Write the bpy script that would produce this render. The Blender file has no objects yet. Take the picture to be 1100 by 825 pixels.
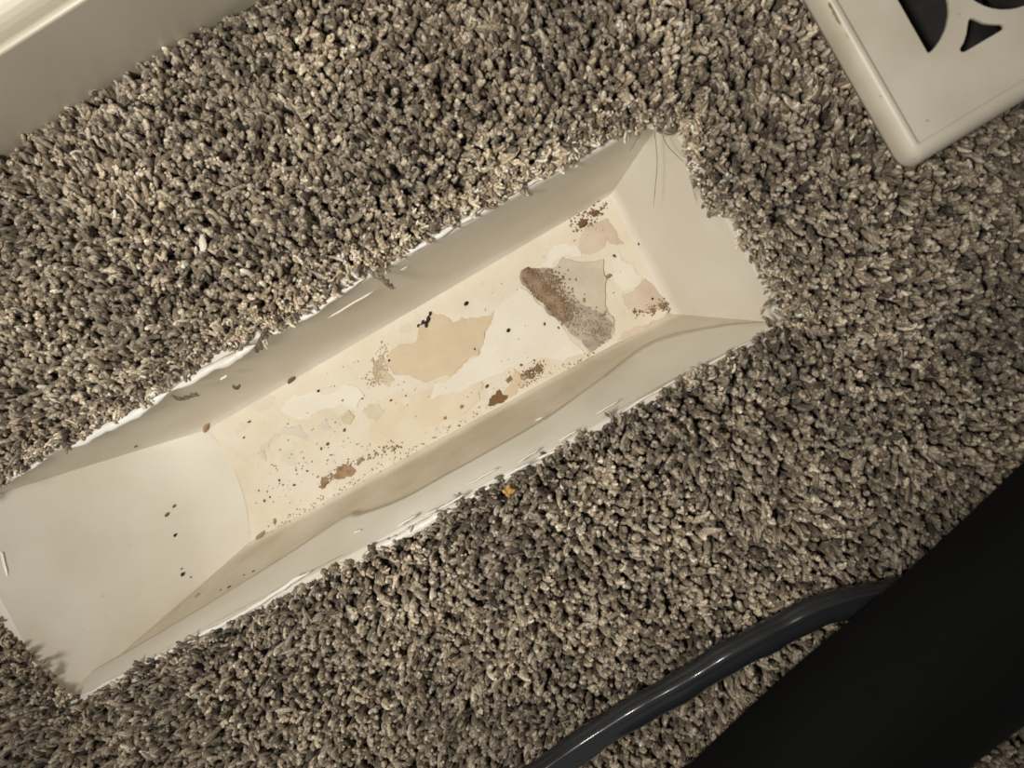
import bpy, bmesh, math, random
import numpy as np
from mathutils import Vector, Matrix, noise

random.seed(7)
rng = np.random.default_rng(7)
SC = bpy.context.scene
COL = SC.collection

# ------------------------------------------------------------------ camera
FPX, CX, CY = 863.0, 550.0, 412.5          # focal length in pixels, image centre (1100x825)
H = 0.30                                   # camera height over the subfloor (m)
d = Vector(((602 - CX) / FPX, -(325 - CY) / FPX, -1.0)).normalized()   # straight down, in camera axes
Zc = -d
a29 = math.radians(29)
Xc = Vector((math.cos(a29), math.sin(a29), 0)); Xc = (Xc - Xc.dot(Zc) * Zc).normalized()
Yc = Zc.cross(Xc)
RW = Matrix((Xc, Yc, Zc))                  # world = RW @ camera
cam_d = bpy.data.cameras.new('camera')
cam_d.sensor_fit = 'HORIZONTAL'; cam_d.sensor_width = 36.0; cam_d.lens = 36.0 * FPX / 1100.0
cam_d.clip_start = 0.005; cam_d.clip_end = 20
cam = bpy.data.objects.new('camera', cam_d); COL.objects.link(cam)
cam.matrix_world = Matrix.Translation((0, 0, H)) @ RW.to_4x4()
SC.camera = cam
cam_d.dof.use_dof = True; cam_d.dof.focus_distance = 0.335; cam_d.dof.aperture_fstop = 10.5   # a phone's soft close-up focus

def at(x, y, z=0.0):
    """where the sight line of photograph pixel (x, y) meets the horizontal plane at height z"""
    r = RW @ Vector(((x - CX) / FPX, -(y - CY) / FPX, -1.0))
    t = (z - H) / r.z
    return Vector((r.x * t, r.y * t, z))

# ------------------------------------------------------------------ world, lights, exposure
world = bpy.data.worlds.new('room_light'); SC.world = world; world.use_nodes = True
wb = world.node_tree.nodes['Background']
wb.inputs[0].default_value = (1.0, 0.98, 0.93, 1); wb.inputs[1].default_value = 0.17
lamp = bpy.data.lights.new('key_spot', 'SPOT')                 # lamp above left; its cone is shaped to imitate shade at lower right
lamp.energy = 9.2; lamp.color = (1.0, 0.955, 0.885); lamp.spot_size = math.radians(77); lamp.spot_blend = 1.0; lamp.shadow_soft_size = 0.045
lo = bpy.data.objects.new('key_spot', lamp); COL.objects.link(lo); lo.location = (-0.17, 0.03, 0.47)
lo.rotation_euler = (Vector((-0.05, 0.06, 0)) - lo.location).to_track_quat('-Z', 'Y').to_euler()
SC.view_settings.view_transform = 'Standard'
SC.view_settings.look = 'None'
SC.view_settings.gamma = 1.0
SC.view_settings.use_curve_mapping = False
SC.view_settings.exposure = 0.0

# ------------------------------------------------------------------ helpers
def srgb(r, g, b):
    f = lambda c: (c / 255 / 12.92) if c / 255 <= 0.04045 else ((c / 255 + 0.055) / 1.055) ** 2.4
    return (f(r), f(g), f(b), 1.0)

class NT:
    def __init__(s, name):
        s.m = bpy.data.materials.new(name); s.m.use_nodes = True
        s.t = s.m.node_tree; s.b = s.t.nodes['Principled BSDF']
        s.co = s.t.nodes.new('ShaderNodeTexCoord').outputs['Object']
    def node(s, typ, **kw):
        n = s.t.nodes.new(typ)
        for k, v in kw.items(): setattr(n, k, v)
        return n
    def link(s, a, b): s.t.links.new(a, b)
    def noise(s, scale, detail=3, rough=0.5, vec=None):
        n = s.node('ShaderNodeTexNoise'); n.inputs['Scale'].default_value = scale
        n.inputs['Detail'].default_value = detail; n.inputs['Roughness'].default_value = rough
        s.link(vec or s.co, n.inputs['Vector']); return n.outputs['Fac']
    def ramp(s, fac, stops):
        r = s.node('ShaderNodeValToRGB'); e = r.color_ramp.elements
        while len(e) < len(stops): e.new(0.5)
        for q, (p, c) in zip(e, stops):
            q.position = p; q.color = c if len(c) == 4 else (*c, 1)
        s.link(fac, r.inputs['Fac']); return r.outputs['Color']
    def mix(s, fac, a, b, mode='MIX'):
        n = s.node('ShaderNodeMix', data_type='RGBA', blend_type=mode)
        for sock, v in ((n.inputs[0], fac), (n.inputs[6], a), (n.inputs[7], b)):
            if hasattr(v, 'links'): s.link(v, sock)
            else: sock.default_value = v
        return n.outputs[2]
    def bump(s, fac, strength, dist):
        n = s.node('ShaderNodeBump'); n.inputs['Strength'].default_value = strength
        n.inputs['Distance'].default_value = dist
        s.link(fac, n.inputs['Height']); s.link(n.outputs[0], s.b.inputs['Normal'])
    def base(s, c):
        if hasattr(c, 'links'): s.link(c, s.b.inputs['Base Color'])
        else: s.b.inputs['Base Color'].default_value = c
    def set(s, **kw):
        for k, v in kw.items(): s.b.inputs[k.replace('_', ' ')].default_value = v

K = lambda v: (v, v, v, 1)

def painted(name, c1, c2, rough=0.4, speck=0.0, bump=0.25):
    n = NT(name)
    col = n.mix(n.ramp(n.noise(28, 4), [(0.35, K(0)), (0.65, K(1))]), c1, c2)
    if speck:
        f = n.ramp(n.noise(420, 2, 0.6), [(0.70, K(0)), (0.76, K(speck))])
        col = n.mix(f, col, srgb(120, 90, 60))
    n.base(col); n.set(Roughness=rough)
    n.bump(n.noise(160, 4, 0.6), bump, 0.0006)
    return n.m

M = {}
M['wall_paint'] = painted('cream_paint', srgb(222, 216, 203), srgb(214, 206, 190), 0.55, 0.15, 0.16)
M['dusty'] = painted('dusty_paint', srgb(222, 213, 196), srgb(200, 188, 167), 0.8, 0.3, 0.5)
M['flap'] = painted('smooth_paint', srgb(224, 219, 207), srgb(215, 209, 195), 0.3, 0.0, 0.15)
M['caulk'] = painted('white_caulk', srgb(236, 233, 226), srgb(222, 217, 206), 0.4, 0.0, 0.7)
M['board'] = painted('baseboard_paint', srgb(200, 192, 174), srgb(194, 186, 168), 0.35, 0.0, 0.1)
M['plaster'] = painted('wall_plaster', srgb(212, 204, 186), srgb(206, 198, 180), 0.6, 0.0, 0.3)

# the chalky bottom of the duct
n = NT('chalky_floor')
col = n.mix(n.ramp(n.noise(34, 5, 0.6), [(0.40, K(0)), (0.62, K(1))]), srgb(226, 217, 199), srgb(220, 208, 184))
col = n.mix(n.ramp(n.noise(90, 6, 0.65), [(0.60, K(0)), (0.72, K(0.4))]), col, srgb(216, 194, 158))
col = n.mix(n.ramp(n.noise(55, 3, 0.5), [(0.60, K(0)), (0.63, K(0.35))]), col, srgb(205, 196, 176))
col = n.mix(n.ramp(n.noise(500, 2, 0.5), [(0.74, K(0)), (0.78, K(0.5))]), col, srgb(150, 120, 90))
n.base(col); n.set(Roughness=0.75); n.bump(n.noise(220, 5, 0.65), 0.5, 0.0008)
M['chalk'] = n.m

def patchy(name, c1, c2, rough=0.8, sc=60, lo=.4, hi=.6, bmp=0.4):
    n = NT(name)
    col = n.mix(n.ramp(n.noise(sc, 5, 0.6), [(lo, K(0)), (hi, K(1))]), c1, c2)
    n.base(col); n.set(Roughness=rough); n.bump(n.noise(400, 4), bmp, 0.0004)
    return n.m
M['tan'] = patchy('tan_primer', srgb(214, 196, 168), srgb(208, 188, 158))
M['pink'] = patchy('pink_primer', srgb(212, 196, 176), srgb(200, 180, 160))
M['film'] = patchy('peeled_film', srgb(204, 192, 172), srgb(192, 178, 157), 0.6)
M['olive'] = patchy('olive_stain', srgb(214, 203, 176), srgb(204, 190, 160))
M['grey_patch'] = patchy('grey_stain', srgb(216, 208, 192), srgb(206, 198, 181))
M['rust'] = patchy('rust_brown', srgb(164, 136, 106), srgb(134, 106, 78), 0.9, 300)
M['dust'] = patchy('brown_dust', srgb(166, 145, 120), srgb(132, 108, 84), 1.0, 160)
M['mauve'] = patchy('grey_mauve_dust', srgb(188, 174, 157), srgb(160, 144, 131), 1.0, 90)
M['speck_black'] = patchy('black_speck', srgb(40, 32, 26), srgb(24, 20, 16), 0.8)
M['speck_brown'] = patchy('brown_speck', srgb(120, 90, 58), srgb(92, 68, 44), 0.9)
M['amber'] = patchy('amber_crumb', srgb(196, 156, 92), srgb(164, 122, 64), 0.6)
M['pale'] = patchy('pale_flake', srgb(225, 218, 200), srgb(212, 204, 184), 0.6)
M['clean'] = patchy('clean_white', srgb(230, 224, 209), srgb(225, 218, 201), 0.7, 40)
M['cream'] = patchy('cream_layer', srgb(224, 211, 186), srgb(218, 203, 175), 0.7, 50)
M['grit'] = patchy('grit_brown', srgb(164, 138, 106), srgb(138, 112, 82), 0.9)
M['hair'] = patchy('hair_brown', srgb(150, 136, 114), srgb(130, 116, 96), 0.6)

# the register's worn enamel
n = NT('register_enamel')
col = n.mix(n.ramp(n.noise(40, 4), [(0.35, K(0)), (0.7, K(1))]), srgb(214, 206, 188), srgb(198, 188, 168))
col = n.mix(n.ramp(n.noise(300, 3, 0.6), [(0.71, K(0)), (0.75, K(0.6))]), col, srgb(140, 118, 92))
n.base(col); n.set(Roughness=0.4); n.bump(n.noise(250, 4), 0.12, 0.0004)
M['enamel'] = n.m
M['bare'] = patchy('bare_chip', srgb(150, 130, 100), srgb(120, 100, 76), 0.7)
M['damper'] = patchy('dark_damper', srgb(30, 29, 26), srgb(14, 14, 13), 0.8, 130)

n = NT('glossy_rubber'); n.base(srgb(40, 42, 45)); n.set(Roughness=0.27, Coat_Weight=0.5); n.bump(n.noise(50, 3), 0.2, 0.002); M['rubber'] = n.m
n = NT('matte_black'); n.base(n.mix(n.noise(60), srgb(6, 7, 7), srgb(11, 12, 12))); n.set(Roughness=0.85, Specular_IOR_Level=0.2)
n.bump(n.noise(500, 3), 0.3, 0.0005); M['matte'] = n.m

# carpet yarn: its own colour comes from the per-strand attribute, with finer flecks on top
n = NT('carpet_yarn')
at_n = n.node('ShaderNodeAttribute'); at_n.attribute_name = 'yarn'
f = n.ramp(n.noise(1500, 2, 0.6), [(0.3, K(0.50)), (0.7, K(1.35))])
n.base(n.mix(1.0, at_n.outputs['Color'], f, 'MULTIPLY')); n.set(Roughness=0.5)
n.b.inputs['Sheen Weight'].default_value = 0.12
M['yarn'] = n.m
M['backing'] = patchy('carpet_backing', srgb(62, 54, 44), srgb(44, 38, 30), 1.0, 300)

def obj(name, bm, mat, parent=None, smooth=True):
    me = bpy.data.meshes.new(name)
    if isinstance(bm, bmesh.types.BMesh):
        bmesh.ops.recalc_face_normals(bm, faces=bm.faces)
        bm.to_mesh(me); bm.free()
    else: me.from_pydata(*bm)
    me.materials.append(mat)
    me.polygons.foreach_set('use_smooth', [smooth] * len(me.polygons))
    o = bpy.data.objects.new(name, me); COL.objects.link(o); o.parent = parent
    return o
def tag(o, label=None, cat=None, group=None, kind=None):
    for k, v in (('label', label), ('category', cat), ('group', group), ('kind', kind)):
        if v: o[k] = v
    return o
def empty(name, loc, label, cat, group=None):
    o = bpy.data.objects.new(name, None); COL.objects.link(o); o.empty_display_size = 0.02
    o.location = loc
    return tag(o, label, cat, group)
def unshift(o):
    """meshes here are drawn in world coordinates: take their parent's place off again"""
    if o.parent:
        p = o.parent; q = Vector((0, 0, 0))
        while p: q += p.location; p = p.parent
        o.data.transform(Matrix.Translation(-q))
    return o
def box(bm, x0, x1, y0, y1, z0, z1):
    v = [bm.verts.new(p) for p in ((x0,y0,z0),(x1,y0,z0),(x1,y1,z0),(x0,y1,z0),(x0,y0,z1),(x1,y0,z1),(x1,y1,z1),(x0,y1,z1))]
    for f in ((3,2,1,0),(4,5,6,7),(0,1,5,4),(1,2,6,5),(2,3,7,6),(3,0,4,7)): bm.faces.new([v[i] for i in f])
def spline(pts, n):
    P = [Vector(p) for p in pts]; P = [2*P[0]-P[1]] + P + [2*P[-1]-P[-2]]
    out = []
    for i in range(1, len(P) - 2):
        for k in range(n):
            t = k / n; a, b, c, e = P[i-1:i+3]
            out.append(0.5*((2*b) + (c-a)*t + (2*a-5*b+4*c-e)*t*t + (3*b-3*c+e-a)*t*t*t))
    out.append(P[-2]); return out
def tube(bm, path, rad, sides=12, prof=None, taper=False):
    rings = []; N = len(path); up = Vector((0, 0, 1))
    for i, p in enumerate(path):
        T = (path[min(i+1, N-1)] - path[max(i-1, 0)]).normalized()
        U = T.cross(up)
        if U.length < 1e-4: U = T.cross(Vector((1, 0, 0)))
        U.normalize(); V = U.cross(T)
        r = rad(i / (N-1)) if callable(rad) else rad
        if taper: r *= max(0.08, min(1, 6*(i/(N-1))*1.0+0.08, 6*(1-i/(N-1))+0.08))
        ring = []
        for k in range(sides):
            an = 2*math.pi*k/sides; q = prof(an, i/(N-1)) if prof else (math.cos(an), math.sin(an))
            ring.append(bm.verts.new(p + U*q[0]*r + V*q[1]*r))
        rings.append(ring)
    for A, B in zip(rings, rings[1:]):
        for k in range(sides): bm.faces.new((A[k], A[(k+1) % sides], B[(k+1) % sides], B[k]))
    bm.faces.new(rings[0][::-1]); bm.faces.new(rings[-1])
def inside(poly, x, y):
    """numpy point-in-polygon"""
    r = np.zeros(x.shape, bool); j = len(poly) - 1
    for i in range(len(poly)):
        xi, yi = poly[i]; xj, yj = poly[j]
        c = ((yi > y) != (yj > y)) & (x < (xj-xi)*(y-yi)/((yj-yi) or 1e-12) + xi)
        r ^= c; j = i
    return r
def dist_poly(poly, x, y):
    best = np.full(x.shape, 9.0); nx = np.zeros(x.shape); ny = np.zeros(x.shape); seg = np.zeros(x.shape, int)
    for i in range(len(poly)):
        ax, ay = poly[i]; bx, by = poly[(i+1) % len(poly)]
        ex, ey = bx-ax, by-ay; t = np.clip(((x-ax)*ex + (y-ay)*ey)/(ex*ex+ey*ey), 0, 1)
        dx, dy = ax+t*ex-x, ay+t*ey-y; D = np.hypot(dx, dy); m = D < best
        best = np.where(m, D, best); nx = np.where(m, dx/(D+1e-9), nx); ny = np.where(m, dy/(D+1e-9), ny); seg = np.where(m, i, seg)
    return best, nx, ny, seg

# ------------------------------------------------------------------ the setting
D = 0.066                                                   # depth of the duct boot
rTR, rBR, rBL, rTL = at(714, 124), at(842, 347), at(66, 756), at(-47, 545)       # rim corners on the subfloor
fTR, fBR, fBL, fTL = at(655, 210, -D), at(720, 337, -D), at(268, 582, -D), at(222, 462, -D)
YB = at(0, 182).y + 0.002                                   # front of the baseboard
X0, X1, Y0 = -0.36, 0.36, -0.36

v = [Vector((X0, YB+.03, 0)), Vector((X1, YB+.03, 0)), Vector((X1, Y0, 0)), Vector((X0, Y0, 0)), rTL, rTR, rBR, rBL]
floor = obj('floor', ([tuple(p) for p in v], [], [(0,4,5,1), (1,5,6,2), (2,6,7,3), (3,7,4,0)]), M['backing'], smooth=False)
tag(floor, kind='structure')

# baseboard profile (y back from the front face, z)
zt = 0.052
r_ = at(0, 58, 0); ratio = r_.y / YB
zt = H * (1 - YB / r_.y)
prof = [(0, 0), (0, zt-.0008), (.0003, zt-.0002), (.0009, zt), (.0016, zt-.0001), (.0020, zt+.0004), (.0024, zt+.0018), (.0030, zt+.0034), (.0040, zt+.0050),
        (.0053, zt+.0063), (.0069, zt+.0073), (.0088, zt+.0080), (.0112, zt+.0085), (.014, zt+.0087), (.014, 0)]
vs, fs = [], []; xs = np.linspace(X0, X1, 41)
for x in xs:
    for y, z in prof: vs.append((x, YB+y, z))
m_ = len(prof)
for i in range(40):
    for k in range(m_): fs.append((i*m_+k, i*m_+(k+1) % m_, (i+1)*m_+(k+1) % m_, (i+1)*m_+k))
o = obj('baseboard_back', (vs, [], fs), M['board'], smooth=False); tag(o, kind='structure')
bm = bmesh.new(); box(bm, X0, X1, YB+.014, YB+.03, 0, 0.35)
tag(obj('wall_back', bm, M['plaster'], smooth=False), kind='structure')

# ------------------------------------------------------------------ duct boot
boot = empty('duct_boot', at(400, 450, -D), 'cream painted floor duct opening, empty and dirty, cut into the carpet', 'floor duct')
def nz(p, s=1.0): return noise.noise(p * s)
def panel(name, A, B, FB, FA, gz, mat, nu=50, nv=16, wob=0.0006, keep=None, off=0.0, bulge=0.0, e0=None, e1=None):
    """a wall from rim edge A-B down to floor edge FA-FB; gz(t) gives (share of the way in, share of the depth)"""
    vs, fs = [], []
    nrm = (B - A).cross(FA - A).normalized()
    if nrm.z < 0: nrm = -nrm
    for j in range(nv+1):
        G0, Gm, G1 = Vector((e0 or gz)(j/nv)), Vector(gz(j/nv)), Vector((e1 or gz)(j/nv))
        for i in range(nu+1):
            u = i/nu; w0 = max(0, 1-u/.22)**2; w1 = max(0, 1-(1-u)/.12)**2
            g, z = Gm*(1-w0-w1) + G0*w0 + G1*w1; r = A.lerp(B, u); f = FA.lerp(FB, u)
            f = f + Vector((bulge*math.sin(u*math.pi)**.8, 0, 0)) if 0 < u < 1 else f
            p = Vector((r.x + (f.x-r.x)*g, r.y + (f.y-r.y)*g, -D*z))
            if bulge: p.z += .0003*g*math.sin(u*math.pi)**.5 if 0 < u < 1 else 0
            p += nrm * (nz(p, 22)*wob*1.5 + nz(p, 70)*wob*.5 + off) * (1 if 0 < i < nu and 0 < j < nv else 0)
            vs.append(tuple(p))
    for j in range(nv):
        for i in range(nu): a = j*(nu+1)+i; fs.append((a, a+1, a+nu+2, a+nu+1))
    return unshift(obj(name, (vs, [], fs), mat, boot))
def straight(t):
    if t < .8: return (t*1.1*.94, t*1.16)
    s = (t-.8)/.2
    return (.827+(1-.827)*(1-math.cos(s*math.pi/2))*.6+(1-.827)*.4*s, .928+.072*math.sin(s*math.pi/2))
def soft(t):                                                # rounds out of the wall into the floor
    s = t; return (.8*s+.2*s**3, 1-(1-s)**1.35)
def ramp_(t): return (t, 1-(1-t)**2.0)
panel('back_wall', rTL, rTR, fTR, fTL, soft, M['wall_paint'], e0=ramp_, e1=straight)
panel('right_wall', rTR, rBR, fBR, fTR, straight, M['wall_paint'], 24)
panel('front_wall', rBR, rBL, fBL, fBR, straight, M['dusty'], e1=ramp_)
tag(panel('sloping_end', rBL, rTL, fTL, fBL, ramp_, M['wall_paint'], 30, 30, bulge=.006), 'smooth sloping left end of the duct')
# turned-out flange on the subfloor round the opening
ctr = (rTR+rBL)/2; vs, fs = [], []
Q = [rTL, rTR, rBR, rBL]
for i, p in enumerate(Q):
    e = Vector((1 if p.x > ctr.x else -1, 1 if p.y > ctr.y else -1, 0))
    vs += [tuple(p + Vector((0, 0, 0))), tuple(p + Vector((0, 0, .0012)) + e*.0006), tuple(p + e*.006 + Vector((0, 0, .0008))), tuple(p + e*.006 + Vector((0, 0, .0001)))]
for i in range(4):
    for k in range(3): a = i*4+k; b = ((i+1) % 4)*4+k; fs.append((a, b, b+1, a+1))
unshift(obj('rim_flange', (vs, [], fs), M['flap'], boot, smooth=False))
# bottom sheet
vs, fs = [], []; nu, nv = 70, 24
for j in range(nv+1):
    for i in range(nu+1):
        p = fTL.lerp(fTR, i/nu).lerp(fBL.lerp(fBR, i/nu), j/nv)
        if 0 < i < nu and 0 < j < nv: p.z += nz(p, 40)*.0006 + nz(p, 150)*.00025
        vs.append(tuple(p))
for j in range(nv):
    for i in range(nu): a = j*(nu+1)+i; fs.append((a, a+1, a+nu+2, a+nu+1))
tag(unshift(obj('bottom_sheet', (vs, [], fs), M['chalk'], boot)), 'chalky white bottom with peeling paint')

# smooth overlapping sheet on the front wall: hangs from the rim, its lower edge stands off the dusty wall
def wall_front(px, py, off):
    """the point of sight line (px, py) on the front wall's plane brought off toward the opening"""
    A, B, F = rBR, rBL, fBR
    nrm = (B-A).cross(F-A).normalized()
    if nrm.y < 0: nrm = -nrm
    r = RW @ Vector(((px-CX)/FPX, -(py-CY)/FPX, -1.0)); o_ = Vector((0, 0, H))
    t = ((A + nrm*off) - o_).dot(nrm) / r.dot(nrm)
    return o_ + r*t
low = [(66,740,0), (190,668,.0002), (300,600,.0004), (368,555,.0010), (385,552,.0028), (430,536,.0036), (470,514,.0038), (530,481,.0038), (580,452,.0034),
       (612,430,.0026), (650,402,.0012), (700,366,.0006), (770,350,.0004), (842,345,0)]
lowp = spline([wall_front(*q) for q in low], 6)
NL = len(lowp); bm = bmesh.new(); rows = []
for k, p in enumerate(lowp):
    u = k/(NL-1)
    # foot on the rim line: same station along the edge
    e = (rBR - rBL); s = max(0, min(1, (p - rBL).dot(e)/e.length_squared)); top = rBL + e*s + Vector((0, -.0008, .0016))
    col_ = []
    for j in range(9):
        t = j/8; q = top.lerp(p, t); q += Vector((0, .6, .4))*math.sin(t*math.pi)*.0012
        q += Vector((0, .5, .5))*nz(q, 60)*.0006*math.sin(t*math.pi)
        if j == 8: q += Vector((0, 0, 1))*nz(q, 120)*.0008
        col_.append(bm.verts.new(q))
    col_.append(bm.verts.new(p + Vector((0, -.0009, -.0004))))
    rows.append(col_)
for A, B in zip(rows, rows[1:]):
    for j in range(9): bm.faces.new((A[j], A[j+1], B[j+1], B[j]))
tag(unshift(obj('overlap_sheet', bm, M['flap'], boot)), 'smooth painted sheet lapping over the dusty front wall')

# white caulk along the rim: irregular bead with gaps
def bead(pts, rad, name='caulk_bead', mat='caulk', z=.0030, flat=.75, zs=None):
    P = spline([at(x, y, zs(x, y) if zs else z) for x, y in pts], 10)
    P = [p + Vector((nz(p, 90)*.0009, nz(p+Vector((3,1,2)), 110)*.0009, 0)) for p in P]
    bm = bmesh.new()
    tube(bm, P, lambda t: rad*(.75+.6*abs(nz(Vector((t*9, rad*900, pts[0][0]*.01)), 1))+.2*nz(Vector((t*30, 0, pts[0][1]*.1)), 1)), 8,
         prof=lambda a, t: (math.cos(a), math.sin(a)*flat), taper=True)
    return unshift(obj(name, bm, M[mat], boot))
bead([(-20,531), (0,521), (30,505), (52,492)], .0010)
bead([(72,482), (110,462), (150,440), (182,421)], .0021)
bead([(184,420), (215,403), (250,384), (274,371)], .0019)
bead([(280,367), (320,344), (360,319), (392,299)], .0013)
bead([(425,280), (455,262), (490,241), (520,224)], .0011)
bead([(530,218), (570,197), (610,175), (632,164)], .0007)
bead([(392,594), (420,582), (450,566), (488,545)], .0021)
bead([(488,545), (530,521), (575,496), (610,476)], .0007)
bead([(200,690), (250,664), (300,635), (335,612)], .0009)
bead([(86,748), (130,727), (170,706), (205,688)], .0009)
bead([(640,458), (700,424), (760,392), (820,360)], .0005)
# thin scratches and glossy highlights on the walls, built as white ridges
def scratch_glint(a, b, w, off=.0005, on='front'):
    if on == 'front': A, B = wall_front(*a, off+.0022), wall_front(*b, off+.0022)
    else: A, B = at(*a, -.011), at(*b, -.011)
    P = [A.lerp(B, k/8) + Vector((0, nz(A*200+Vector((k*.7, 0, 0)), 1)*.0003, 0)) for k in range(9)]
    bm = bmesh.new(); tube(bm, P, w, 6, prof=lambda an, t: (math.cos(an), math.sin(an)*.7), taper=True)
    unshift(obj('scratch_glint_ridge', bm, M['caulk'], boot))
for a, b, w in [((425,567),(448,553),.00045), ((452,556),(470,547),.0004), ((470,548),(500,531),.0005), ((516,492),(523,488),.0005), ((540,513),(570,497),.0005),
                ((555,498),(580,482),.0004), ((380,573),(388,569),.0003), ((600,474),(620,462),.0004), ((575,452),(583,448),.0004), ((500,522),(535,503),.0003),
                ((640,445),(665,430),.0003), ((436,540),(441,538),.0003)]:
    scratch_glint(a, b, w)
scratch_glint((352,342), (402,312), .0005, on='back')
scratch_glint((430,290), (438,286), .0005, on='back'); scratch_glint((236,408), (244,403), .0006, on='back')

# peeled patches lying on the bottom: real thin layers with ragged edges
def ragged(pts, amp, levels=3, seed=0):
    R = random.Random(seed); P = [Vector(p) for p in pts]
    for L in range(levels):
        Q = []
        for i, p in enumerate(P):
            q = P[(i+1) % len(P)]; e = q-p; nrm = Vector((-e.y, e.x)); Q += [p, (p+q)/2 + nrm*R.uniform(-amp, amp)]
        P = Q
    return P
def patch(name, pts, mat, thick=.0004, amp=.16, seed=1, label=None, lift=0.0, parent=None, z0=-D, lv=3):
    P = ragged(pts, amp, lv, seed); bm = bmesh.new()
    W = [at(p.x, p.y, z0) for p in P]
    c = sum(W, Vector())/len(W)
    W2 = [c.lerp(w, .985) for w in W]
    zt_ = .0006
    lo = [bm.verts.new((w.x, w.y, z0-.0004)) for w in W]
    hi = [bm.verts.new((w.x, w.y, z0+thick+zt_*.4+lift*(0.5+nz(w, 90)))) for w in W2]
    n_ = len(W)
    for i in range(n_): bm.faces.new((lo[i], lo[(i+1) % n_], hi[(i+1) % n_], hi[i]))
    f = bm.faces.new(hi); bmesh.ops.triangulate(bm, faces=[f])
    o = obj(name, bm, mat, boot, smooth=False)
    if label: o['label'] = label
    return unshift(o)
patch('paint_patch', [(533,331),(548,318),(560,308),(572,316),(586,332),(610,358),(632,381),(606,388),(584,384),(566,392),(552,394),(538,402),(520,408),(500,418),(480,424),(462,430),(466,414),(486,404),(498,391),(514,383),(521,360)],
      M['clean'], .00016, .12, seed=51, label='clean white area of bare paint')
patch('paint_patch', [(404,430),(426,420),(462,418),(498,402),(520,412),(516,430),(494,448),(460,462),(430,470),(404,478),(396,462)], M['cream'], .00012, .14, seed=53)
patch('paint_patch', [(300,440),(340,420),(372,412),(392,424),(384,438),(356,438),(330,450)], M['clean'], .00012, .2, seed=55)
patch('paint_patch', [(590,270),(604,262),(618,264),(626,276),(606,275),(594,288),(574,288)], M['clean'], .00014, .2, seed=57)
patch('paint_patch', [(656,282),(664,268),(680,285),(690,296),(682,310),(668,316),(660,304)], M['clean'], .00014, .2, seed=59)
patch('paint_patch', [(640,240),(652,234),(660,246),(670,262),(656,262),(650,254)], M['pink'], .00014, .2, seed=61)
patch('paint_patch', [(415,382),(428,370),(446,368),(452,350),(462,337),(476,338),(486,347),(508,341),(532,333),(521,360),(514,382),(497,391),(484,405),(458,412),(440,404),(424,403)],
      M['tan'], .0003, seed=3, label='large tan patch where paint has peeled')
patch('paint_patch', [(592,292),(604,276),(630,282),(648,278),(652,300),(650,325),(660,345),(657,362),(634,380),(610,356),(586,330),(572,312)],
      M['film'], .0009, .10, seed=5, label='beige curled flake of old paint')
patch('paint_patch', [(622,258),(628,247),(645,240),(652,256),(645,268),(634,274),(624,272)], M['pink'], .0003, seed=7)
patch('paint_patch', [(668,318),(682,312),(692,299),(706,312),(714,322),(712,332),(692,335),(676,333)], M['pink'], .0003, .1, seed=9, label='pink triangular patch by the right wall')
patch('paint_patch', [(540,422),(548,412),(552,396),(566,405),(556,418),(548,428)], M['tan'], .0003, seed=12)
patch('paint_patch', [(700,345),(716,336),(722,338),(706,350),(672,366),(662,366),(680,352)], M['pink'], .0002, seed=15)
patch('paint_patch', [(388,442),(398,434),(408,434),(414,442),(404,452),(396,450)], M['olive'], .0003, seed=17)
patch('paint_patch', [(366,448),(374,440),(381,447),(376,456),(369,455)], M['olive'], .0003, seed=19)
patch('paint_patch', [(342,458),(350,450),(356,460),(350,464)], M['grey_patch'], .0003, seed=21)
patch('paint_patch', [(290,470),(306,458),(322,456),(331,466),(330,474),(318,468),(306,466),(292,472),(283,484),(286,495),(280,492),(280,480)], M['grey_patch'], .0002, seed=23, label='pale ring shaped stain')
patch('paint_patch', [(400,398),(410,384),(420,386),(415,400),(424,408),(418,416),(406,410)], M['olive'], .0003, seed=25)
patch('rust_patch', [(343,524),(345,514),(350,511),(354,514),(362,507),(370,498),(378,501),(383,506),(378,512),(368,514),(358,513),(352,518),(349,524)], M['rust'], .0005, .22, seed=27, label='ragged rusty brown stain')
patch('rust_patch', [(383,497),(388,491),(392,493),(386,499)], M['rust'], .0005, seed=29)
patch('rust_patch', [(524,436),(532,424),(536,418),(540,424),(547,424),(542,430),(533,434)], M['speck_brown'], .0004, .2, seed=31)
patch('rust_patch', [(543,408),(548,403),(551,408),(546,412)], M['rust'], .0004, seed=33)

# dust heaped on the curled flake: many tiny grains nobody could count
def grains(name, N, sampler, size, mat, zbase, label, seed, parent=boot):
    R = np.random.default_rng(seed); vs, fs = [], []
    for k in range(N):
        x, y = sampler(R); s = size*R.uniform(.5, 1.4); c = at(x, y, zbase + s*.2)
        an = R.uniform(0, 6.28); st = R.uniform(1, 1.8)
        b = len(vs)
        for dx, dy, dz in ((1,0,0),(0,1,0),(-1,0,0),(0,-1,0),(0,0,.6),(0,0,-.6)):
            X = dx*s*st; Y = dy*s
            vs.append((c.x+X*math.cos(an)-Y*math.sin(an), c.y+X*math.sin(an)+Y*math.cos(an), c.z+dz*s))
        for f in ((0,1,4),(1,2,4),(2,3,4),(3,0,4),(1,0,5),(2,1,5),(3,2,5),(0,3,5)): fs.append(tuple(b+i for i in f))
    o = obj(name, (vs, [], fs), mat, parent); o['kind'] = 'stuff'
    if label: o['label'] = label
    return unshift(o)
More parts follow.
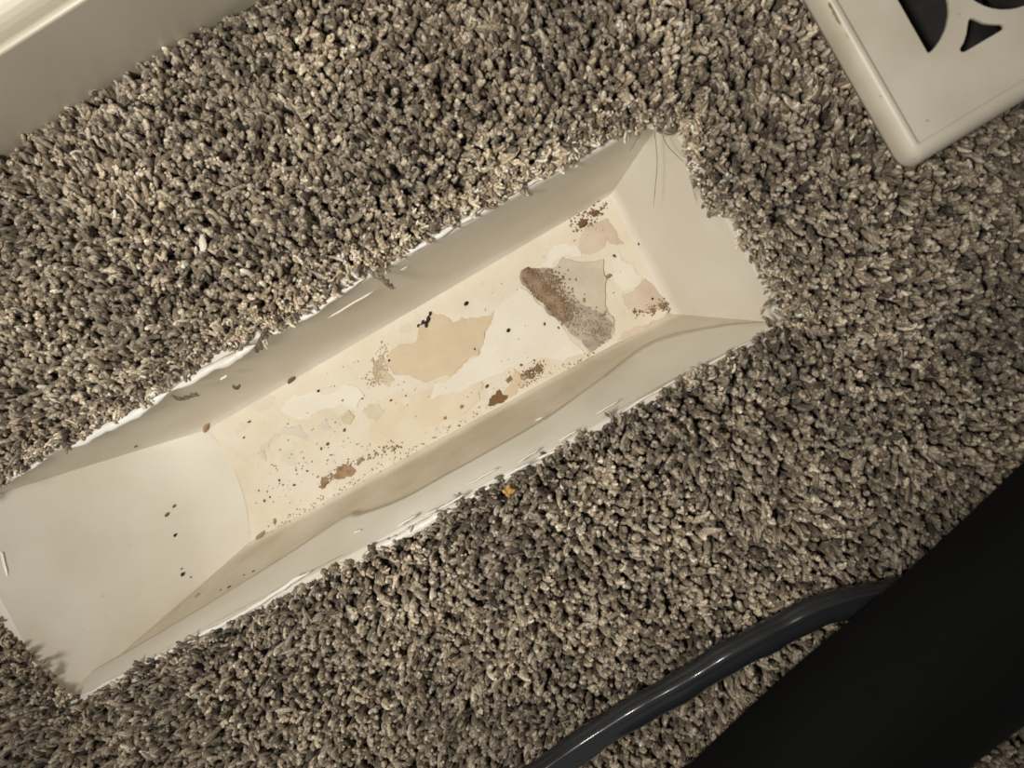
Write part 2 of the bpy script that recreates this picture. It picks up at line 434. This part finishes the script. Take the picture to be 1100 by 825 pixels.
def line_sampler(pts, spread):
    def s(R):
        k = R.integers(0, len(pts)-1); t = R.uniform(); x = pts[k][0]+(pts[k+1][0]-pts[k][0])*t; y = pts[k][1]+(pts[k+1][1]-pts[k][1])*t
        return x+R.normal()*spread, y+R.normal()*spread
    return s
film_poly = [(559,292),(566,287),(590,290),(604,276),(630,282),(648,278),(652,300),(650,325),(660,345),(657,362),(634,380),(610,356),(586,330),(565,310)]
def clipped(s):
    def c(R):
        for _ in range(40):
            x, y = s(R)
            if inside(film_poly, np.array([x]), np.array([y]))[0]: break
        return x, y
    return c
patch('dust_film', [(558,296),(562,289),(574,288),(592,290),(600,300),(612,316),(632,330),(650,340),(660,350),(655,364),(634,378),(612,358),(586,332),(572,314),(560,304)],
      M['mauve'], .0013, .14, seed=41, label='greyish mauve dust film on the curled flake')
grains('dust_heap', 1900, clipped(line_sampler([(564,293),(572,300),(584,314),(596,326),(608,338)], 4.6)), .0004, M['dust'], -D+.0017, 'brown dust caked on the curled flake', 1)
grains('dust_heap', 260, clipped(line_sampler([(600,330),(620,345),(640,355),(650,350)], 8)), .0004, M['mauve'], -D+.0017, None, 2)
grains('dust_heap', 420, clipped(line_sampler([(572,298),(592,300),(600,318),(616,338)], 8)), .00035, M['grit'], -D+.0017, None, 11)
grains('rust_crumbs', 120, line_sampler([(620,240),(632,232),(648,224)], 6), .0004, M['rust'], -D+.0004, None, 3)
grains('rust_crumbs', 150, line_sampler([(558,408),(572,400),(582,394)], 3), .0004, M['rust'], -D+.0004, None, 4)
grains('rust_crumbs', 140, line_sampler([(682,336),(700,332),(712,326),(718,332)], 2.5), .0004, M['rust'], -D+.0004, None, 5)
grains('rust_crumbs', 110, line_sampler([(344,520),(360,510),(388,494),(410,485),(430,478)], 3), .0004, M['rust'], -D+.0004, None, 6)
grains('rust_crumbs', 160, line_sampler([(404,384),(410,400),(400,412),(416,370)], 4), .0004, M['tan'], -D+.0005, None, 7)
grains('grit', 240, line_sampler([(275,578),(350,534),(440,484),(560,416),(640,378)], 2.2), .00026, M['grit'], -D+.0003, None, 12)
def poly_sampler(p):
    xs_, ys_ = [q[0] for q in p], [q[1] for q in p]
    def s(R):
        while True:
            x, y = R.uniform(min(xs_), max(xs_)), R.uniform(min(ys_), max(ys_))
            if inside(p, np.array([x]), np.array([y]))[0]: return x, y
    return s
fl = [(240,465),(640,235),(660,230),(710,325),(290,560),(268,545)]
grains('grit', 170, poly_sampler(fl), .00024, M['grit'], -D+.0003, 'fine brown grit over the whole bottom', 8)
grains('grit', 60, poly_sampler([(270,490),(360,450),(400,480),(290,545)]), .0003, M['grit'], -D+.0003, None, 9)

# ------------------------------------------------------------------ loose bits, one by one
from mathutils.bvhtree import BVHTree
V_, P_ = [], []
for o in boot.children:
    if o.name.split('.')[0] in ('back_wall', 'right_wall', 'front_wall', 'sloping_end', 'bottom_sheet', 'overlap_sheet', 'paint_patch'):
        b = len(V_); V_ += [v.co + boot.location for v in o.data.vertices]; P_ += [[b+i for i in p.vertices] for p in o.data.polygons]
TREE = BVHTree.FromPolygons(V_, P_)
def surface_z(px, py):
    r = (RW @ Vector(((px-CX)/FPX, -(py-CY)/FPX, -1.0))).normalized()
    h = TREE.ray_cast(Vector((0, 0, H)), r)[0]
    return h.z if h else -.001
bead([(0,590), (4,606), (9,622)], .0009, zs=surface_z, flat=.4, name='caulk_scrap'); bead([(1,640), (3,655), (8,666)], .0007, zs=surface_z, flat=.4, name='caulk_scrap')
def lump(bm, c, size, st, an, flat, seed):
    ico = bmesh.ops.create_icosphere(bm, subdivisions=2, radius=1.0)['verts']
    R = Matrix.Rotation(an, 3, 'Z')
    for w in ico:
        q = w.co.copy(); q *= 1 + .35*nz(q + Vector((seed*3.1, 0, 0)), 1.6)
        w.co = Vector(c) + R @ Vector((q.x*size*st, q.y*size/st, q.z*size*flat))
def bit(name, px, py, size, mat, label, cat, z=None, st=1.2, an=0.3, flat=.45, group=None):
    """size: half width in metres"""
    if z is None: z = surface_z(px, py)
    c = at(px, py, z + size*flat*.7); bm = bmesh.new(); lump(bm, (0, 0, 0), size, st, an, flat, px)
    o = obj(name, bm, M[mat], None); o.location = c
    return tag(o, label, cat, group)
bit('debris_crumb', 501, 326, .0011, 'speck_black', 'round black crumb on white bottom, right of the tan patch top', 'debris')
bit('debris_crumb', 546, 355, .0009, 'speck_black', 'small round black dot on the clean white area between tan patch and curled flake', 'debris')
bit('debris_crumb', 313, 408, .0016, 'speck_brown', 'pale brown crumb with a dark side at the back edge of the bottom', 'debris', st=1.5)
bit('debris_crumb', 523, 415, .0009, 'speck_brown', 'dark brown dot just left of the small tan patch near the front wall', 'debris')
bit('debris_crumb', 342, 420, .0007, 'speck_black', 'tiny black speck alone right of the pale brown crumb', 'debris')
bit('debris_crumb', 653, 297, .0013, 'rust', 'brown pointed crumb right of the curled paint flake', 'debris', st=1.4, an=0)
bit('debris_crumb', 626, 240, .0019, 'speck_brown', 'dark brown crumb at the far back right corner of the bottom', 'debris')
bit('debris_crumb', 640, 229, .0015, 'speck_brown', 'smaller brown crumb in the rust cluster nearest the duct corner', 'debris')
bit('debris_crumb', 496, 437, .0009, 'rust', 'rusty dot on white bottom below the tan patch, nearer the flake', 'debris')
bit('debris_crumb', 478, 449, .0008, 'rust', 'rusty dot on white bottom below the tan patch, nearer the ramp', 'debris')
bit('debris_crumb', 396, 478, .0008, 'grey_patch', 'small grey crumb between the rusty stain and the tan patch', 'debris')
bit('debris_crumb', 280, 575, .0018, 'rust', 'flat olive brown crumb where sloping end meets the front wall', 'debris', st=1.7, an=.2, flat=.25)
bit('debris_crumb', 295, 560, .0010, 'rust', 'brown crumb just above the flat olive one by front wall', 'debris', st=1.4, an=1)
bit('debris_crumb', 222, 457, .0022, 'rust', 'long smeared brown crumb where sloping end meets the back wall', 'debris', st=1.7, an=.7, flat=.25)
# twiggy black bit: several lumps grown together
bm = bmesh.new()
for q, s in (((458,349),.0010), ((460,343),.0012), ((462,337),.0008), ((454,346),.0008), ((449,350),.0006)):
    c = at(*q, -D+.0012) - at(458, 345, -D); lump(bm, c, s, 1.3, .9, .5, q[0])
c_ = at(458, 345, -D); tube(bm, [at(x, y, -D+.0012)-c_ for x, y in ((449,350),(455,347),(459,345),(462,336))], .0005, 6, taper=True)
o = obj('debris_twig', bm, M['speck_black']); o.location = at(458, 345, -D); tag(o, 'black twiggy fragment at the upper left edge of tan patch', 'debris')
for px, py, s, m_, lab in [(188,575,.0008,'speck_black','black dot in the middle of the smooth sloping end'), (196,617,.0010,'speck_black','black crumb lower down the sloping end, largest there'),
      (179,553,.0010,'speck_brown','brown crumb on the sloping end, left of a smaller one'), (187,544,.0008,'speck_brown','small brown crumb highest on the middle of sloping end'),
      (212,640,.0011,'rust','pale brown crumb on the sloping end towards the front wall'), (246,631,.0008,'speck_brown','brown speck near the front wall foot of the sloping end'),
      (272,614,.0006,'speck_brown','tiny brown speck where sloping end runs into the front wall'), (146,479,.0008,'speck_brown','brown speck near the top of the sloping end by the back wall')]:
    bit('debris_crumb', px, py, s, m_, lab, 'debris', st=1.3)
for px, py in [(205,620),(237,634),(195,611),(262,618)]:
    bit('debris_speck', px, py, .00045, 'speck_brown', 'tiny brown specks scattered low on the sloping end', 'debris', group='specks on the sloping end')
for px, py in [(262,470),(268,453),(300,516),(318,505),(287,528),(304,521),(330,506),(278,527),(316,521),(345,482),(352,477),(370,462),(368,430),(389,338+90),(290,534),(284,538),(420,430),(436,425),(585,348),(600,352),(686,262),(660,275),(510,375),(560,392)]:
    bit('debris_speck', px, py, random.uniform(.0004, .0008), 'speck_brown', 'small brown specks strewn over the chalky bottom of the duct', 'debris', group='specks on the duct bottom', an=random.uniform(0, 3))
bit('debris_crumb', 701, 321, .0005, 'speck_black', 'tiny dark dot in the pink triangular patch', 'debris')
# on the carpet
def chip(px, py, L, W, an, mat, z, name, label, cat):
    bm = bmesh.new(); n_ = 10; lo, hi = [], []
    for k in range(n_):
        a = 2*math.pi*k/n_; x = math.cos(a)*L*(1+.1*math.sin(3*a)); y = math.sin(a)*W*(1-.35*math.cos(a))
        lo.append(bm.verts.new((x, y, 0))); hi.append(bm.verts.new((x*.9, y*.9, .0006+.0004*math.cos(a))))
    for k in range(n_): bm.faces.new((lo[k], lo[(k+1) % n_], hi[(k+1) % n_], hi[k]))
    bm.faces.new(hi); bm.faces.new(lo[::-1])
    o = obj(name, bm, M[mat]); o.location = at(px, py, z); o.rotation_euler = (.15, .1, an)
    return tag(o, label, cat)
chip(218, 261, .0034, .0014, math.radians(65), 'pale', .0102, 'paint_chip', 'small white leaf shaped chip lying on the carpet above the duct', 'paint chip')
bm = bmesh.new()
for k in range(9):
    q = Vector((random.uniform(-.0017, .0017), random.uniform(-.0017, .0017), random.uniform(0, .0012))); lump(bm, q, random.uniform(.0006, .0012), 1.2, k, .8, k)
o = obj('food_crumb', bm, M['amber']); o.location = at(547, 527, .0098); tag(o, 'amber yellow crumb stuck in the carpet at the front rim', 'crumb')

# ------------------------------------------------------------------ floor register, upper right
ZR = 0.034                                                   # top of the faceplate
cR = at(987, 153, ZR)                                        # its near left corner, inside the bevel
AR = math.radians(2.6)
reg = empty('vent_register', Vector((cR.x, cR.y, 0)), 'off-white metal floor register with scroll cut-outs lying on the carpet', 'vent cover')
reg.rotation_euler.z = AR
def rl(px, py):                                              # pixel -> register's own plane
    p = at(px, py, ZR) - Vector((cR.x, cR.y, 0)); c, s = math.cos(-AR), math.sin(-AR)
    return Vector((p.x*c - p.y*s, p.x*s + p.y*c))
RW_, RD_ = 0.330, 0.125
def arc_pts(c, r, n=40): return [(c[0]+r*math.cos(2*math.pi*k/n), c[1]+r*math.sin(2*math.pi*k/n)) for k in range(n)]
def round_poly(P, r, n=5):
    out = []; m = len(P)
    for i in range(m):
        p = Vector(P[i]); a = (Vector(P[i-1])-p); b = (Vector(P[(i+1) % m])-p)
        rr = min(r, a.length*.45, b.length*.45); A = p+a.normalized()*rr; B = p+b.normalized()*rr
        for k in range(n+1):
            t = k/n; out.append(tuple(A*(1-t)**2 + p*2*t*(1-t) + B*t*t))
    return out
Dt = rl(997, 57)                                             # lowest tip of the half-round hole
Dp = [rl(*q) for q in ((997,58),(1003,53),(1011,42),(1017,29),(1020,14),(1019,0))]
yC = Dp[-1].y + .0015                                        # its middle height
xB = Dt.x                                                    # straight border of the cut-outs
Dl = [Vector((min(xB, p.x) if i == 0 else p.x, p.y)) for i, p in enumerate(Dp)]
Dl = Dl + [Vector((p.x, 2*yC-p.y)) for p in Dl[::-1]]
holes = [round_poly([tuple(p) for p in Dl], .0008, 3)]
tri = [rl(*q) for q in ((1040,22),(1043,19),(1047,20),(1058,25),(1068,26),(1077,26),(1079,29),(1077,32),(1036,56),(1032,56),(1031,52),(1035,46),(1038,36))]
tc = [tuple(p) for p in tri]
tri_r = round_poly(tc, .0008, 3)
R3 = .0165; c3 = rl(1083, -50)
yC3 = c3.y
per = (c3.x - xB)                                            # spacing of the rounds
k = 0; x = c3.x
while x + R3 < RW_ - xB + .004 and k < 12:
    holes.append(arc_pts((x, yC3), R3)); x += per*1.0 if per > 2*R3+.003 else 2*R3+.005; k += 1
step = (per if per > 2*R3+.003 else 2*R3+.005)
tcx = sum(p[0] for p in tri_r)/len(tri_r)
for j in range(k):
    if tcx + j*step + .01 < RW_ - .012:
        holes.append([(p[0]+j*step, p[1]) for p in tri_r]); holes.append([(p[0]+j*step, 2*yC3-p[1]) for p in tri_r])
cu = bpy.data.curves.new('faceplate_outline', 'CURVE'); cu.dimensions = '2D'; cu.fill_mode = 'BOTH'; cu.extrude = .0006
RD_ = 2*yC3
for P in [[(0, 0), (RW_, 0), (RW_, RD_), (0, RD_)]] + holes:
    s = cu.splines.new('POLY'); s.points.add(len(P)-1); s.use_cyclic_u = True
    for q, p in zip(s.points, P): q.co = (p[0], p[1], 0, 1)
tmp = bpy.data.objects.new('tmp_outline', cu); COL.objects.link(tmp)
dg = bpy.context.evaluated_depsgraph_get(); me = bpy.data.meshes.new_from_object(tmp.evaluated_get(dg))
bpy.data.objects.remove(tmp)
me.transform(Matrix.Translation((0, 0, ZR-.0006))); me.materials.clear(); me.materials.append(M['enamel'])
fp = bpy.data.objects.new('faceplate', me); COL.objects.link(fp); fp.parent = reg
# rolled rim round the plate
prof = [(0, .0001), (.0010, .0003), (.0020, .0001), (.0032, -.0012), (.0040, -.0032), (.0044, -.0060), (.0046, -.0085), (.0046, -.0105), (.0040, -.0105), (.0034, -.0060), (.0030, -.0030), (0, -.0012)]
def rim_loop(o_, z):
    r = .0006 + o_*.85; pts = []
    for (x, y, a0) in ((RW_, RD_, 0), (0, RD_, 90), (0, 0, 180), (RW_, 0, 270)):
        sx = 1 if x else -1; sy = 1 if y else -1
        cx_, cy_ = x + sx*(o_-r), y + sy*(o_-r)
        for k in range(7):
            a = math.radians(a0 + 15*k); pts.append((cx_+r*math.cos(a), (cy_+r*math.sin(a))*(1 if y or sy > 0 or cy_+r*math.sin(a) > 0 else 1.4), z))
    return pts
vs, fs = [], []
for o_, dz in prof: vs += rim_loop(o_, ZR + dz)
nl = 28
for j in range(len(prof)):
    b = j*nl; c = ((j+1) % len(prof))*nl
    for k in range(nl): fs.append((b+k, b+(k+1) % nl, c+(k+1) % nl, c+k))
o = obj('rolled_rim', (vs, [], fs), M['enamel'], reg); 
# worn chip on the rim's ridge
def chip_on_rim(px_list, w):
    P = [Vector((*rl(x, y), ZR + .0001)) for x, y in px_list]
    P = [Vector((p.x, p.y, ZR + (0.0001 if p.x > -.0012 else .0001 - max(0, -p.x-.0012)*.55))) for p in spline(P, 4)]
    bm = bmesh.new(); tube(bm, P, lambda t: w*(.7+.8*abs(nz(Vector((t*7, 0, 0)), 1))), 6, prof=lambda a, t: (math.cos(a), math.sin(a)*.25), taper=True)
    obj('paint_wear', bm, M['bare'], reg)
chip_on_rim([(891,0), (896,8), (901,18), (906,27)], .0011); chip_on_rim([(909,34), (912,38), (915,43)], .0004)
chip_on_rim([(946,101), (949,104)], .0003)
# damper box below, blades inside
bm = bmesh.new(); t_ = .0008; bx0, bx1, by0, by1 = .012, RW_-.012, .012, RD_-.012
box(bm, bx0, bx1, by0, by0+t_, .0075, ZR-.0012); box(bm, bx0, bx1, by1-t_, by1, .0075, ZR-.0012)
box(bm, bx0, bx0+t_, by0+t_, by1-t_, .0075, ZR-.0012); box(bm, bx1-t_, bx1, by0+t_, by1-t_, .0075, ZR-.0012)
box(bm, bx0, bx1, by0, by1, .0070, .0075)
obj('damper_box', bm, M['damper'], reg, smooth=False)
for k in range(9):
    bm = bmesh.new(); w = .034; cx_ = bx0 + .012 + k*(bx1-bx0-.02)/9 + .004
    vs = []
    for i in range(7):
        u = (i/6-.5)*w*.8
        vs.append((cx_+u, .009+(.014+u*.25)+.0015*math.sin(u*300)))
    lo = [[bm.verts.new((x, y, z+dz)) for x, z in vs] for y, dz in ((by0+.002, 0), (by1-.002, 0), (by0+.002, -.0006), (by1-.002, -.0006))]
    for i in range(6):
        bm.faces.new((lo[0][i], lo[0][i+1], lo[1][i+1], lo[1][i])); bm.faces.new((lo[2][i], lo[3][i], lo[3][i+1], lo[2][i+1]))
    obj('damper_blade', bm, M['damper'], reg)

# ------------------------------------------------------------------ black hose and tube, lower right
hz = .0135
hp = [at(x, y, z) for x, y, z in ((420,943,hz), (490,893,hz), (560,846,hz), (625,801,hz), (690,760,hz), (742,731,hz), (795,699,hz+.001), (842,675,hz), (890,653,hz), (950,640,hz-.002), (1010,632,hz-.004), (1075,625,hz-.006), (1130,618,hz-.006))]
P = spline(hp, 14)
def hose_prof(a, t):                                         # flattened oval with a ridge along its back side
    r = 1 + .05*math.sin(t*37+a) + .04*math.sin(t*83)
    x, y = math.cos(a)*1.12, math.sin(a)*.92
    k = math.exp(-((a-math.radians(118))/.16)**2)*.30
    return (x*(r+k), y*(r+k))
bm = bmesh.new(); tube(bm, P, .0052, 32, prof=hose_prof)
o = obj('rubber_hose', bm, M['rubber']); tag(o, 'thin glossy black hose curving across the carpet and under the broad black tube', 'hose')
c0, c1 = at(866, 832, .034), at(1100, 625, .034); dv = (c1-c0)
P = [c0 + dv*t + Vector((0, 0, .002*math.sin(t*2))) for t in np.linspace(-.55, 1.6, 80)]
def sleeve(a, t):
    f = 1 + .018*math.sin(a*3+t*9) + .012*math.sin(a*7-t*14)
    s = math.sin(a)
    return (math.cos(a)*f, (s if s > 0 else s*.86)*f)
bm = bmesh.new(); tube(bm, P, .0275, 64, prof=sleeve)
o = obj('vacuum_tube', bm, M['matte']); tag(o, 'broad matte black tube crossing the lower right corner of the carpet', 'tube')

# ------------------------------------------------------------------ carpet pile
cut_px = [(690,139),(716,140),(730,146),(737,170),(757,208),(768,226),(786,234),(806,268),(824,296),(832,322),(842,346),
          (800,371),(760,394),(720,414),(690,432),(640,459),(610,478),(560,505),(520,524),(498,541),(470,556),(440,574),(402,592),(380,600),(352,610),(330,622),(300,642),
          (250,668),(200,692),(150,719),(110,738),(72,754),(52,728),(30,706),(8,684),(-10,668),(-40,640),(-70,560),(-30,536),(0,515),(40,490),(80,473),(100,462),(140,440),(178,420),(192,408),
          (230,388),(262,371),(280,362),(300,352),(340,328),(374,305),(398,291),(425,281),(450,262),(480,244),(500,234),(540,215),(580,195),(620,172),(650,154)]
def shifted(x, y, i):
    if i >= 44: return x - 2.5, y - 4.5                       # back edge
    if 10 <= i <= 30: return x + 1, y + 1.5                  # front edge
    return x, y
cut = [tuple(at(*shifted(x, y, i), .004).xy) for i, (x, y) in enumerate(cut_px)]
hose_clear = hp
def tufts(sp, keep, K_, S_, name, P_=2):
    gx = np.arange(X0, X1, sp); gy = np.arange(Y0, YB, sp*.87)
    x, y = np.meshgrid(gx, gy); x = x + (np.arange(len(gy)) % 2)[:, None]*sp*.5
    x = (x + rng.normal(0, sp*.22, x.shape)).ravel(); y = (y + rng.normal(0, sp*.22, y.shape)).ravel()
    m = (y < YB-.0012) & keep(x, y) & ~inside(cut, x, y)
    return x[m], y[m]
def in_view(x, y):
    return inside([tuple(at(a, b).xy) for a, b in ((-30,-30),(1130,-30),(1130,855),(-30,855))], x, y)
def nfield(x, y, s, o_=0):
    return np.array([noise.noise(Vector((a*s+o_, b*s, o_*.37))) for a, b in zip(x, y)])
PAL = np.array([srgb(*c)[:3] for c in ((206,197,180),(180,169,150),(150,139,121),(124,113,97),(94,84,71),(66,58,49),(226,219,205),(108,101,91))])
PW = np.array([.16,.16,.16,.16,.12,.10,.07,.07])
def build(x, y, K_, S_, P_, fray=False):
    N = len(x); dd, nx, ny, sg = dist_poly(cut, x, y)
    edge = np.clip(1 - dd/.016, 0, 1)
    lf1 = nfield(x, y, 26, 1.7); lf2 = nfield(x, y, 26, 9.1); lf3 = nfield(x, y, 75, 4.4)
    an = rng.uniform(0, 2*np.pi, N); mag = np.minimum(rng.gamma(2.2, .13, N), .75) + .03
    lx = np.cos(an)*mag + lf1*.35 + nx*edge*.12; ly = np.sin(an)*mag + lf2*.35 + ny*edge*.12
    lx *= 1 - .0*edge
    h = .0088*(1 + rng.normal(0, .14, N) + .16*lf3) * (1 - .30*np.clip(1-dd/.005, 0, 1))
    # pressed down under the hose, tube and register
    pr = rng.uniform(0, 2*np.pi, N); turns = rng.uniform(.7, 1.3, N)*rng.choice([1], N)
    curl = rng.uniform(0, 2*np.pi, N); cm = rng.uniform(.1, .45, N)
    rad = .00078*rng.uniform(.8, 1.3, N)*(1-.28*edge)
    hel = .00068*(1+.35*edge)
    tt = np.array({7: [0, .35, .62, .80, .91, .975, 1], 6: [0, .4, .7, .88, .97, 1], 5: [0, .5, .8, .95, 1]}[K_])   # rings crowd to the round tip
    rp = np.array({7: [.8, .95, 1.1, 1.15, 1.0, .62, .03], 6: [.8, 1, 1.1, 1.0, .6, .03], 5: [.8, 1, 1.1, .8, .03]}[K_])
    ci = rng.choice(len(PAL), (N,), p=PW); ci2 = rng.choice(len(PAL), (N, P_), p=PW)
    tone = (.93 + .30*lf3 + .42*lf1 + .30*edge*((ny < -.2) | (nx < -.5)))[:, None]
    V_, C_ = [], []
    Tm = tt[None, :]
    ax = x[:, None] + lx[:, None]*h[:, None]*Tm**1.6 + np.cos(curl)[:, None]*cm[:, None]*.003*np.sin(Tm*3.0)*Tm
    ay = y[:, None] + ly[:, None]*h[:, None]*Tm**1.6 + np.sin(curl)[:, None]*cm[:, None]*.003*np.sin(Tm*3.0)*Tm
    lean = np.hypot(lx, ly)[:, None]
    az = h[:, None]*Tm*(1 - .22*np.clip(lean, 0, 1.6)*Tm)
    ay = np.minimum(ay, YB - .0008)
    for p in range(P_):
        ph = pr[:, None] + 2*np.pi*p/P_ + turns[:, None]*2*np.pi*Tm
        hr = hel if np.ndim(hel) == 0 else hel[:, None]
        px_ = ax + hr*np.cos(ph)*(1-.15*Tm); py_ = ay + hr*np.sin(ph)*(1-.15*Tm)
        pz_ = az + (rng.uniform(-.0006, .0006, N)[:, None])*Tm
        A = np.stack([px_, py_, pz_], -1)
        T = np.gradient(A, axis=1); T /= np.linalg.norm(T, axis=-1, keepdims=True) + 1e-12
        ref = np.array([.31, .95, 0.02]); U = np.cross(T, ref); U /= np.linalg.norm(U, axis=-1, keepdims=True) + 1e-9; W = np.cross(T, U)
        aa = 2*np.pi*np.arange(S_)/S_
        r = rad[:, None, None, None]*rp[None, :, None, None]
        ring = A[:, :, None, :] + r*(np.cos(aa)[None, None, :, None]*U[:, :, None, :] + np.sin(aa)[None, None, :, None]*W[:, :, None, :])
        V_.append(ring.reshape(-1, 3))
        base = PAL[ci]*.45 + PAL[ci2[:, p]]*.55
        c = base*tone*rng.uniform(.72, 1.25, (N, 1)); C_.append(np.repeat(c, K_*S_, axis=0))
    V = np.concatenate(V_); C = np.clip(np.concatenate(C_)*np.array([1.07, 1.01, .93]), .005, .9)
    b = (np.arange(N*P_)*K_*S_)[:, None, None]; k = np.arange(K_-1)[None, :, None]*S_; s = np.arange(S_)[None, None, :]; s2 = (s+1) % S_
    F = np.stack([b+k+s, b+k+s2, b+k+S_+s2, b+k+S_+s], -1).reshape(-1, 4)
    return V, F, C
def mesh_np(name, V, F, C, mat):
    me = bpy.data.meshes.new(name); me.vertices.add(len(V)); me.vertices.foreach_set('co', V.astype(np.float32).ravel())
    nf = len(F); me.loops.add(nf*4); me.loops.foreach_set('vertex_index', F.astype(np.int32).ravel())
    me.polygons.add(nf); me.polygons.foreach_set('loop_start', np.arange(0, nf*4, 4, dtype=np.int32))
    me.polygons.foreach_set('use_smooth', np.ones(nf, bool))
    at_ = me.attributes.new('yarn', 'FLOAT_COLOR', 'POINT'); at_.data.foreach_set('color', np.concatenate([C, np.ones((len(C), 1))], 1).astype(np.float32).ravel())
    me.update(calc_edges=True); me.materials.append(mat)
    o = bpy.data.objects.new(name, me); COL.objects.link(o); return o
xa, ya = tufts(.00245, in_view, 7, 5, 'a')
xb, yb = tufts(.0029, lambda x, y: ~in_view(x, y), 5, 4, 'b')
V1, F1, C1 = build(xa, ya, 7, 5, 2)
V2, F2, C2 = build(xb, yb, 5, 4, 2)
# frayed thin strands crowding the back and right cut edges
xc, yc = tufts(.0021, in_view, 6, 4, 'c'); dd, nx, ny, sg = dist_poly(cut, xc, yc)
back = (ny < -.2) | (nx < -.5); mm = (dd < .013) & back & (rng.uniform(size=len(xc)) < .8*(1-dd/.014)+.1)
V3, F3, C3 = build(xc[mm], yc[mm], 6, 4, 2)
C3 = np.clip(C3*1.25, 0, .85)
F = np.concatenate([F1, F2+len(V1), F3+len(V1)+len(V2)])
pile = mesh_np('carpet_pile', np.concatenate([V1, V2, V3]), F, np.concatenate([C1, C2, C3]), M['yarn'])
tag(pile, 'speckled beige and brown twisted carpet pile around the duct', 'carpet', kind='stuff')
print('pile tris', len(F)*2, len(xa), len(xb), int(mm.sum()))

# loose yarn ends hanging over the rim
def yarn(pts, r, name, label, cat, col, group=None, mat='yarn'):
    W = spline([at(*p) for p in pts], 7); c = W[0].copy()
    vs, fs, cs = [], [], []
    for ply in range(2):
        bm = bmesh.new()
        Q = [p - c + Vector((math.cos(i*.55+ply*math.pi), math.sin(i*.55+ply*math.pi), math.sin(i*.55+ply*math.pi)))*r*.75 for i, p in enumerate(W)]
        tube(bm, Q, r, 7, taper=True); b = len(vs)
        bm.verts.index_update()
        for w in bm.verts: vs.append(tuple(w.co)); k = random.uniform(.8, 1.2)*(1 if ply else .75); cs.append([q*k for q in col[:3]])
        for f in bm.faces: fs.append(tuple(b+w.index for w in f.verts))
        bm.free()
    me = bpy.data.meshes.new(name); me.from_pydata(vs, [], fs); me.polygons.foreach_set('use_smooth', [True]*len(fs))
    a_ = me.attributes.new('yarn', 'FLOAT_COLOR', 'POINT')
    for i, q in enumerate(cs): a_.data[i].color = (*q, 1)
    me.materials.append(M[mat]); o = bpy.data.objects.new(name, me); COL.objects.link(o); o.location = c
    return tag(o, label, cat, group)
T1, T2 = srgb(150,138,118), srgb(110,98,82)
yarn([(396,290,.006),(404,295,.006),(412,300,.003),(418,306,-.004),(424,309,-.006)], .0008, 'loose_yarn', 'longest frayed yarn end hanging over the back rim', 'yarn', T1)
yarn([(286,358,.006),(283,364,.005),(279,372,.002),(275,378,-.001)], .0009, 'loose_yarn', 'short dark yarn end over the back rim above pale brown crumb', 'yarn', T2)
yarn([(262,368,.006),(259,373,.005),(258,380,.002)], .0005, 'loose_yarn', 'thin yarn wisp on the white caulk of the back rim', 'yarn', T1)
yarn([(183,424,.004),(192,428,.003),(200,427,.002),(208,424,.002),(214,424,.002)], .00055, 'loose_yarn', 'grey frayed yarn end lying over rim where two white beads meet', 'yarn', T2)
yarn([(78,472,.006),(74,476,.004),(70,480,.003)], .0010, 'loose_yarn', 'dark yarn knot at the left end of back rim', 'yarn', T2)
yarn([(396,600,.006),(400,593,.006),(398,588,.005),(402,586,.004)], .0008, 'loose_yarn', 'upright yarn curl at the front rim beside the thick white bead', 'yarn', T2)
yarn([(474,562,.006),(472,556,.006),(477,549,.005)], .0008, 'loose_yarn', 'yarn tip over the thick white bead of the front rim', 'yarn', T1)
yarn([(777,222,.007),(772,227,.006),(765,228,.005),(762,232,.003)], .0009, 'loose_yarn', 'curled yarn end poking over the right rim', 'yarn', T1)
yarn([(250,414,-.004),(254,417,-.006),(258,413,-.006)], .00045, 'loose_yarn', 'dark fluff stuck on the upper back wall left of the crumb', 'yarn', T2)
def hair(pts, r, label):
    W = spline([at(*p) for p in pts], 8); c = W[0].copy(); bm = bmesh.new(); tube(bm, [p-c for p in W], r, 5, taper=True)
    o = obj('hair_strand', bm, M['hair']); o.location = c; return tag(o, label, 'hair')
hair([(701,136,.006),(704,150,-.001),(706,175,-.008),(704,200,-.014),(702,224,-.022)], .00015, 'long straight hair hanging down the right wall, leftmost of three')
hair([(710,140,.006),(716,155,.002),(726,166,.001),(736,175,.002)], .00015, 'bent hair crossing the corner at the top of right wall')
hair([(740,162,.006),(741,180,.001),(744,200,-.004),(749,220,-.009)], .00015, 'hair hanging near the right rim, rightmost of three')
hair([(690,140,.006),(683,152,.0),(676,163,-.004)], .00014, 'faint short hair on the back wall by the corner')
